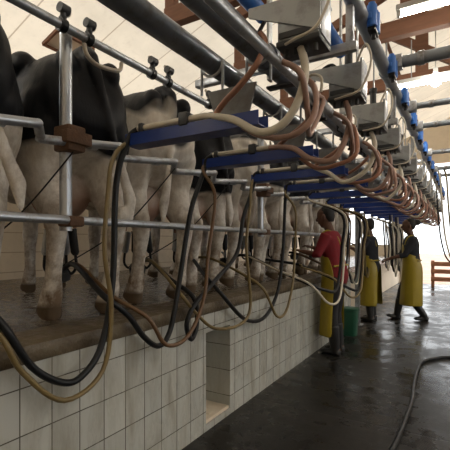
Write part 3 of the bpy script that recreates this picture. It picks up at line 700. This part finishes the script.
person((-.76, 7.56, 0), radians(198), 'person in dark shirt and long yellow apron walking across the far aisle', 'dark_shirt',
       dict(wrap=45, ell=(.16, .19, 1.14), wrl=(.40, .13, 1.08), elr=(.14, -.20, 1.14), wrr=(.38, -.12, 1.05), lean=.06, sleeve=.35, swing=.02,
            knl=(.10, .09, .48), anl=(-.17, .09, .085), tol=(-.02, .09, .03), knr=(.16, -.09, .50), anr=(.24, -.09, .075), tor=(.40, -.09, .045)), 'bun', .98)
person((-1.37, 7.2, 0), radians(172), 'person in dark top and yellow apron facing the cows by the end post', 'dark_shirt',
       dict(wrap=45, ell=(.12, .24, 1.20), wrl=(.33, .20, 1.28), elr=(.12, -.24, 1.20), wrr=(.33, -.18, 1.30), lean=.05, sleeve=.4,
            knl=(.02, .10, .48), anl=(-.02, .10, .075), knr=(.04, -.10, .48), anr=(.0, -.10, .075)), 'short', .98)
person((-1.32, 4.82, 0), radians(176), 'person in red shirt and yellow apron leaning to the cows behind the hoses', 'red_shirt',
       dict(ell=(.14, .25, 1.18), wrl=(.34, .22, 1.22), elr=(.16, -.24, 1.20), wrr=(.36, -.16, 1.26), lean=.16, sleeve=.25, hem=.22,
            knl=(.02, .10, .48), anl=(-.02, .10, .075), knr=(.04, -.10, .48), anr=(.0, -.10, .075)), 'short', 1.0)

# ------------------------------------------------------------------ things on the floor
t = empty('waste_bin', (-1.40, 5.85, 0), 'dark green plastic bin standing on the wet floor against the pit wall', 'bin')
bm = nb(); loft(bm, [(0, 0, 0), (0, 0, .01), (0, 0, .36)], [(.088, .088), (.09, .09), (.108, .108)], side=(0, 1, 0), n=28, power=.5); finish('tub', bm, 'green', t)
bm = nb(); loft(bm, [(0, 0, .355), (0, 0, .36), (0, 0, .39), (0, 0, .395)], [(.108, .108), (.118, .118), (.118, .118), (.108, .108)], side=(0, 1, 0), n=28, power=.5); finish('rim', bm, 'green', t)
bm = nb(); tube(bm, [(3.2, 5.1, .017), (2.0, 5.25, .017), (1.0, 5.22, .017), (.2, 5.31, .017), (-.137, 5.232, .017), (-.281, 5.10, .017), (-.394, 4.855, .017), (-.41, 4.453, .017), (-.395, 4.026, .017), (-.37, 3.637, .017), (-.372, 3.2, .017), (-.385, 2.771, .017), (-.42, 2.3, .017), (-.40, 1.8, .017)], .0165, 12, 8)
tag(finish('floor_hose', bm, 'black'), 'long black rubber hose snaking over the wet floor at right', 'hose')
t = empty('support_post', (-1.47, 6.62, 0), 'square grey steel post beside the end of the tiled wall', 'post')
bm = nb(); box(bm, (0, 0, 1.28), (.07, .07, 2.56), bev=.005); finish('upright', bm, 'galv', t)
bm = nb(); box(bm, (0, 0, .008), (.15, .15, .016), bev=.003); finish('base_plate', bm, 'galv', t)
bm = nb(); box(bm, (.45, 0, 2.54), (1.0, .05, .05), bev=.004); finish('top_arm', bm, 'galv', t)
t = empty('wooden_gate', (-.35, 13.4, 0), 'red brown wooden rail gate at the far end of the aisle', 'gate')
for z in (.25, .48, .70):
    bm = nb(); box(bm, (0, 0, z), (1.0, .035, .13), bev=.006); finish('rail', bm, 'gatewood', t)
for x in (-.45, .45):
    bm = nb(); box(bm, (x, .04, .40), (.09, .05, .80), bev=.006); finish('gate_post', bm, 'gatewood', t)
# hoses of the opposite row, hanging at the far right
for i, (x, y) in enumerate([(-.21, 7.35), (-.12, 7.36), (-.33, 8.6)]):
    bm = nb(); tube(bm, [(x - .16, y, 2.53), (x - .12, y, 2.35), (x - .10, y, 2.0), (x - .06, y + .02, 1.5), (x, y, 1.18), (x + .06, y, 1.02), (x + .16, y, .94), (x + .30, y, 1.0), (x + .36, y + .02, 1.5), (x + .36, y, 2.53)], .014, 10, 6)
    tag(finish('hanging_wash_hose', bm, ['beige_hose', 'yellow_hose', 'black'][i]), ['beige', 'yellowish', 'black'][i] + ' hose hanging in a long loop at the right edge', 'hose', 'hoses hanging at the right edge')

# ------------------------------------------------------------------ light and camera
w = bpy.data.worlds.new('World'); S.world = w; w.use_nodes = True
bg = w.node_tree.nodes['Background']; bg.inputs[0].default_value = (.95, .98, 1, 1); bg.inputs[1].default_value = 2.6
sl = bpy.data.lights.new('Sun', 'SUN'); sl.energy = 4.; sl.angle = radians(2); sl.color = (1, .97, .92)
so = bpy.data.objects.new('sun', sl); C.objects.link(so); so.rotation_euler = Vector((.25, 1., 1.0)).to_track_quat('Z', 'Y').to_euler()
cam = bpy.data.cameras.new('Camera'); co = bpy.data.objects.new('camera', cam); C.objects.link(co)
cam.sensor_width = 36; cam.lens = 32; cam.shift_y = .04; cam.clip_start = .02
co.location = (0, 0, 1.32); co.rotation_euler = (pi / 2, 0, .53858)
S.camera = co
vs = S.view_settings; vs.view_transform = 'Standard'; vs.look = 'None'; vs.gamma = 1; vs.use_curve_mapping = False; vs.exposure = 0.0
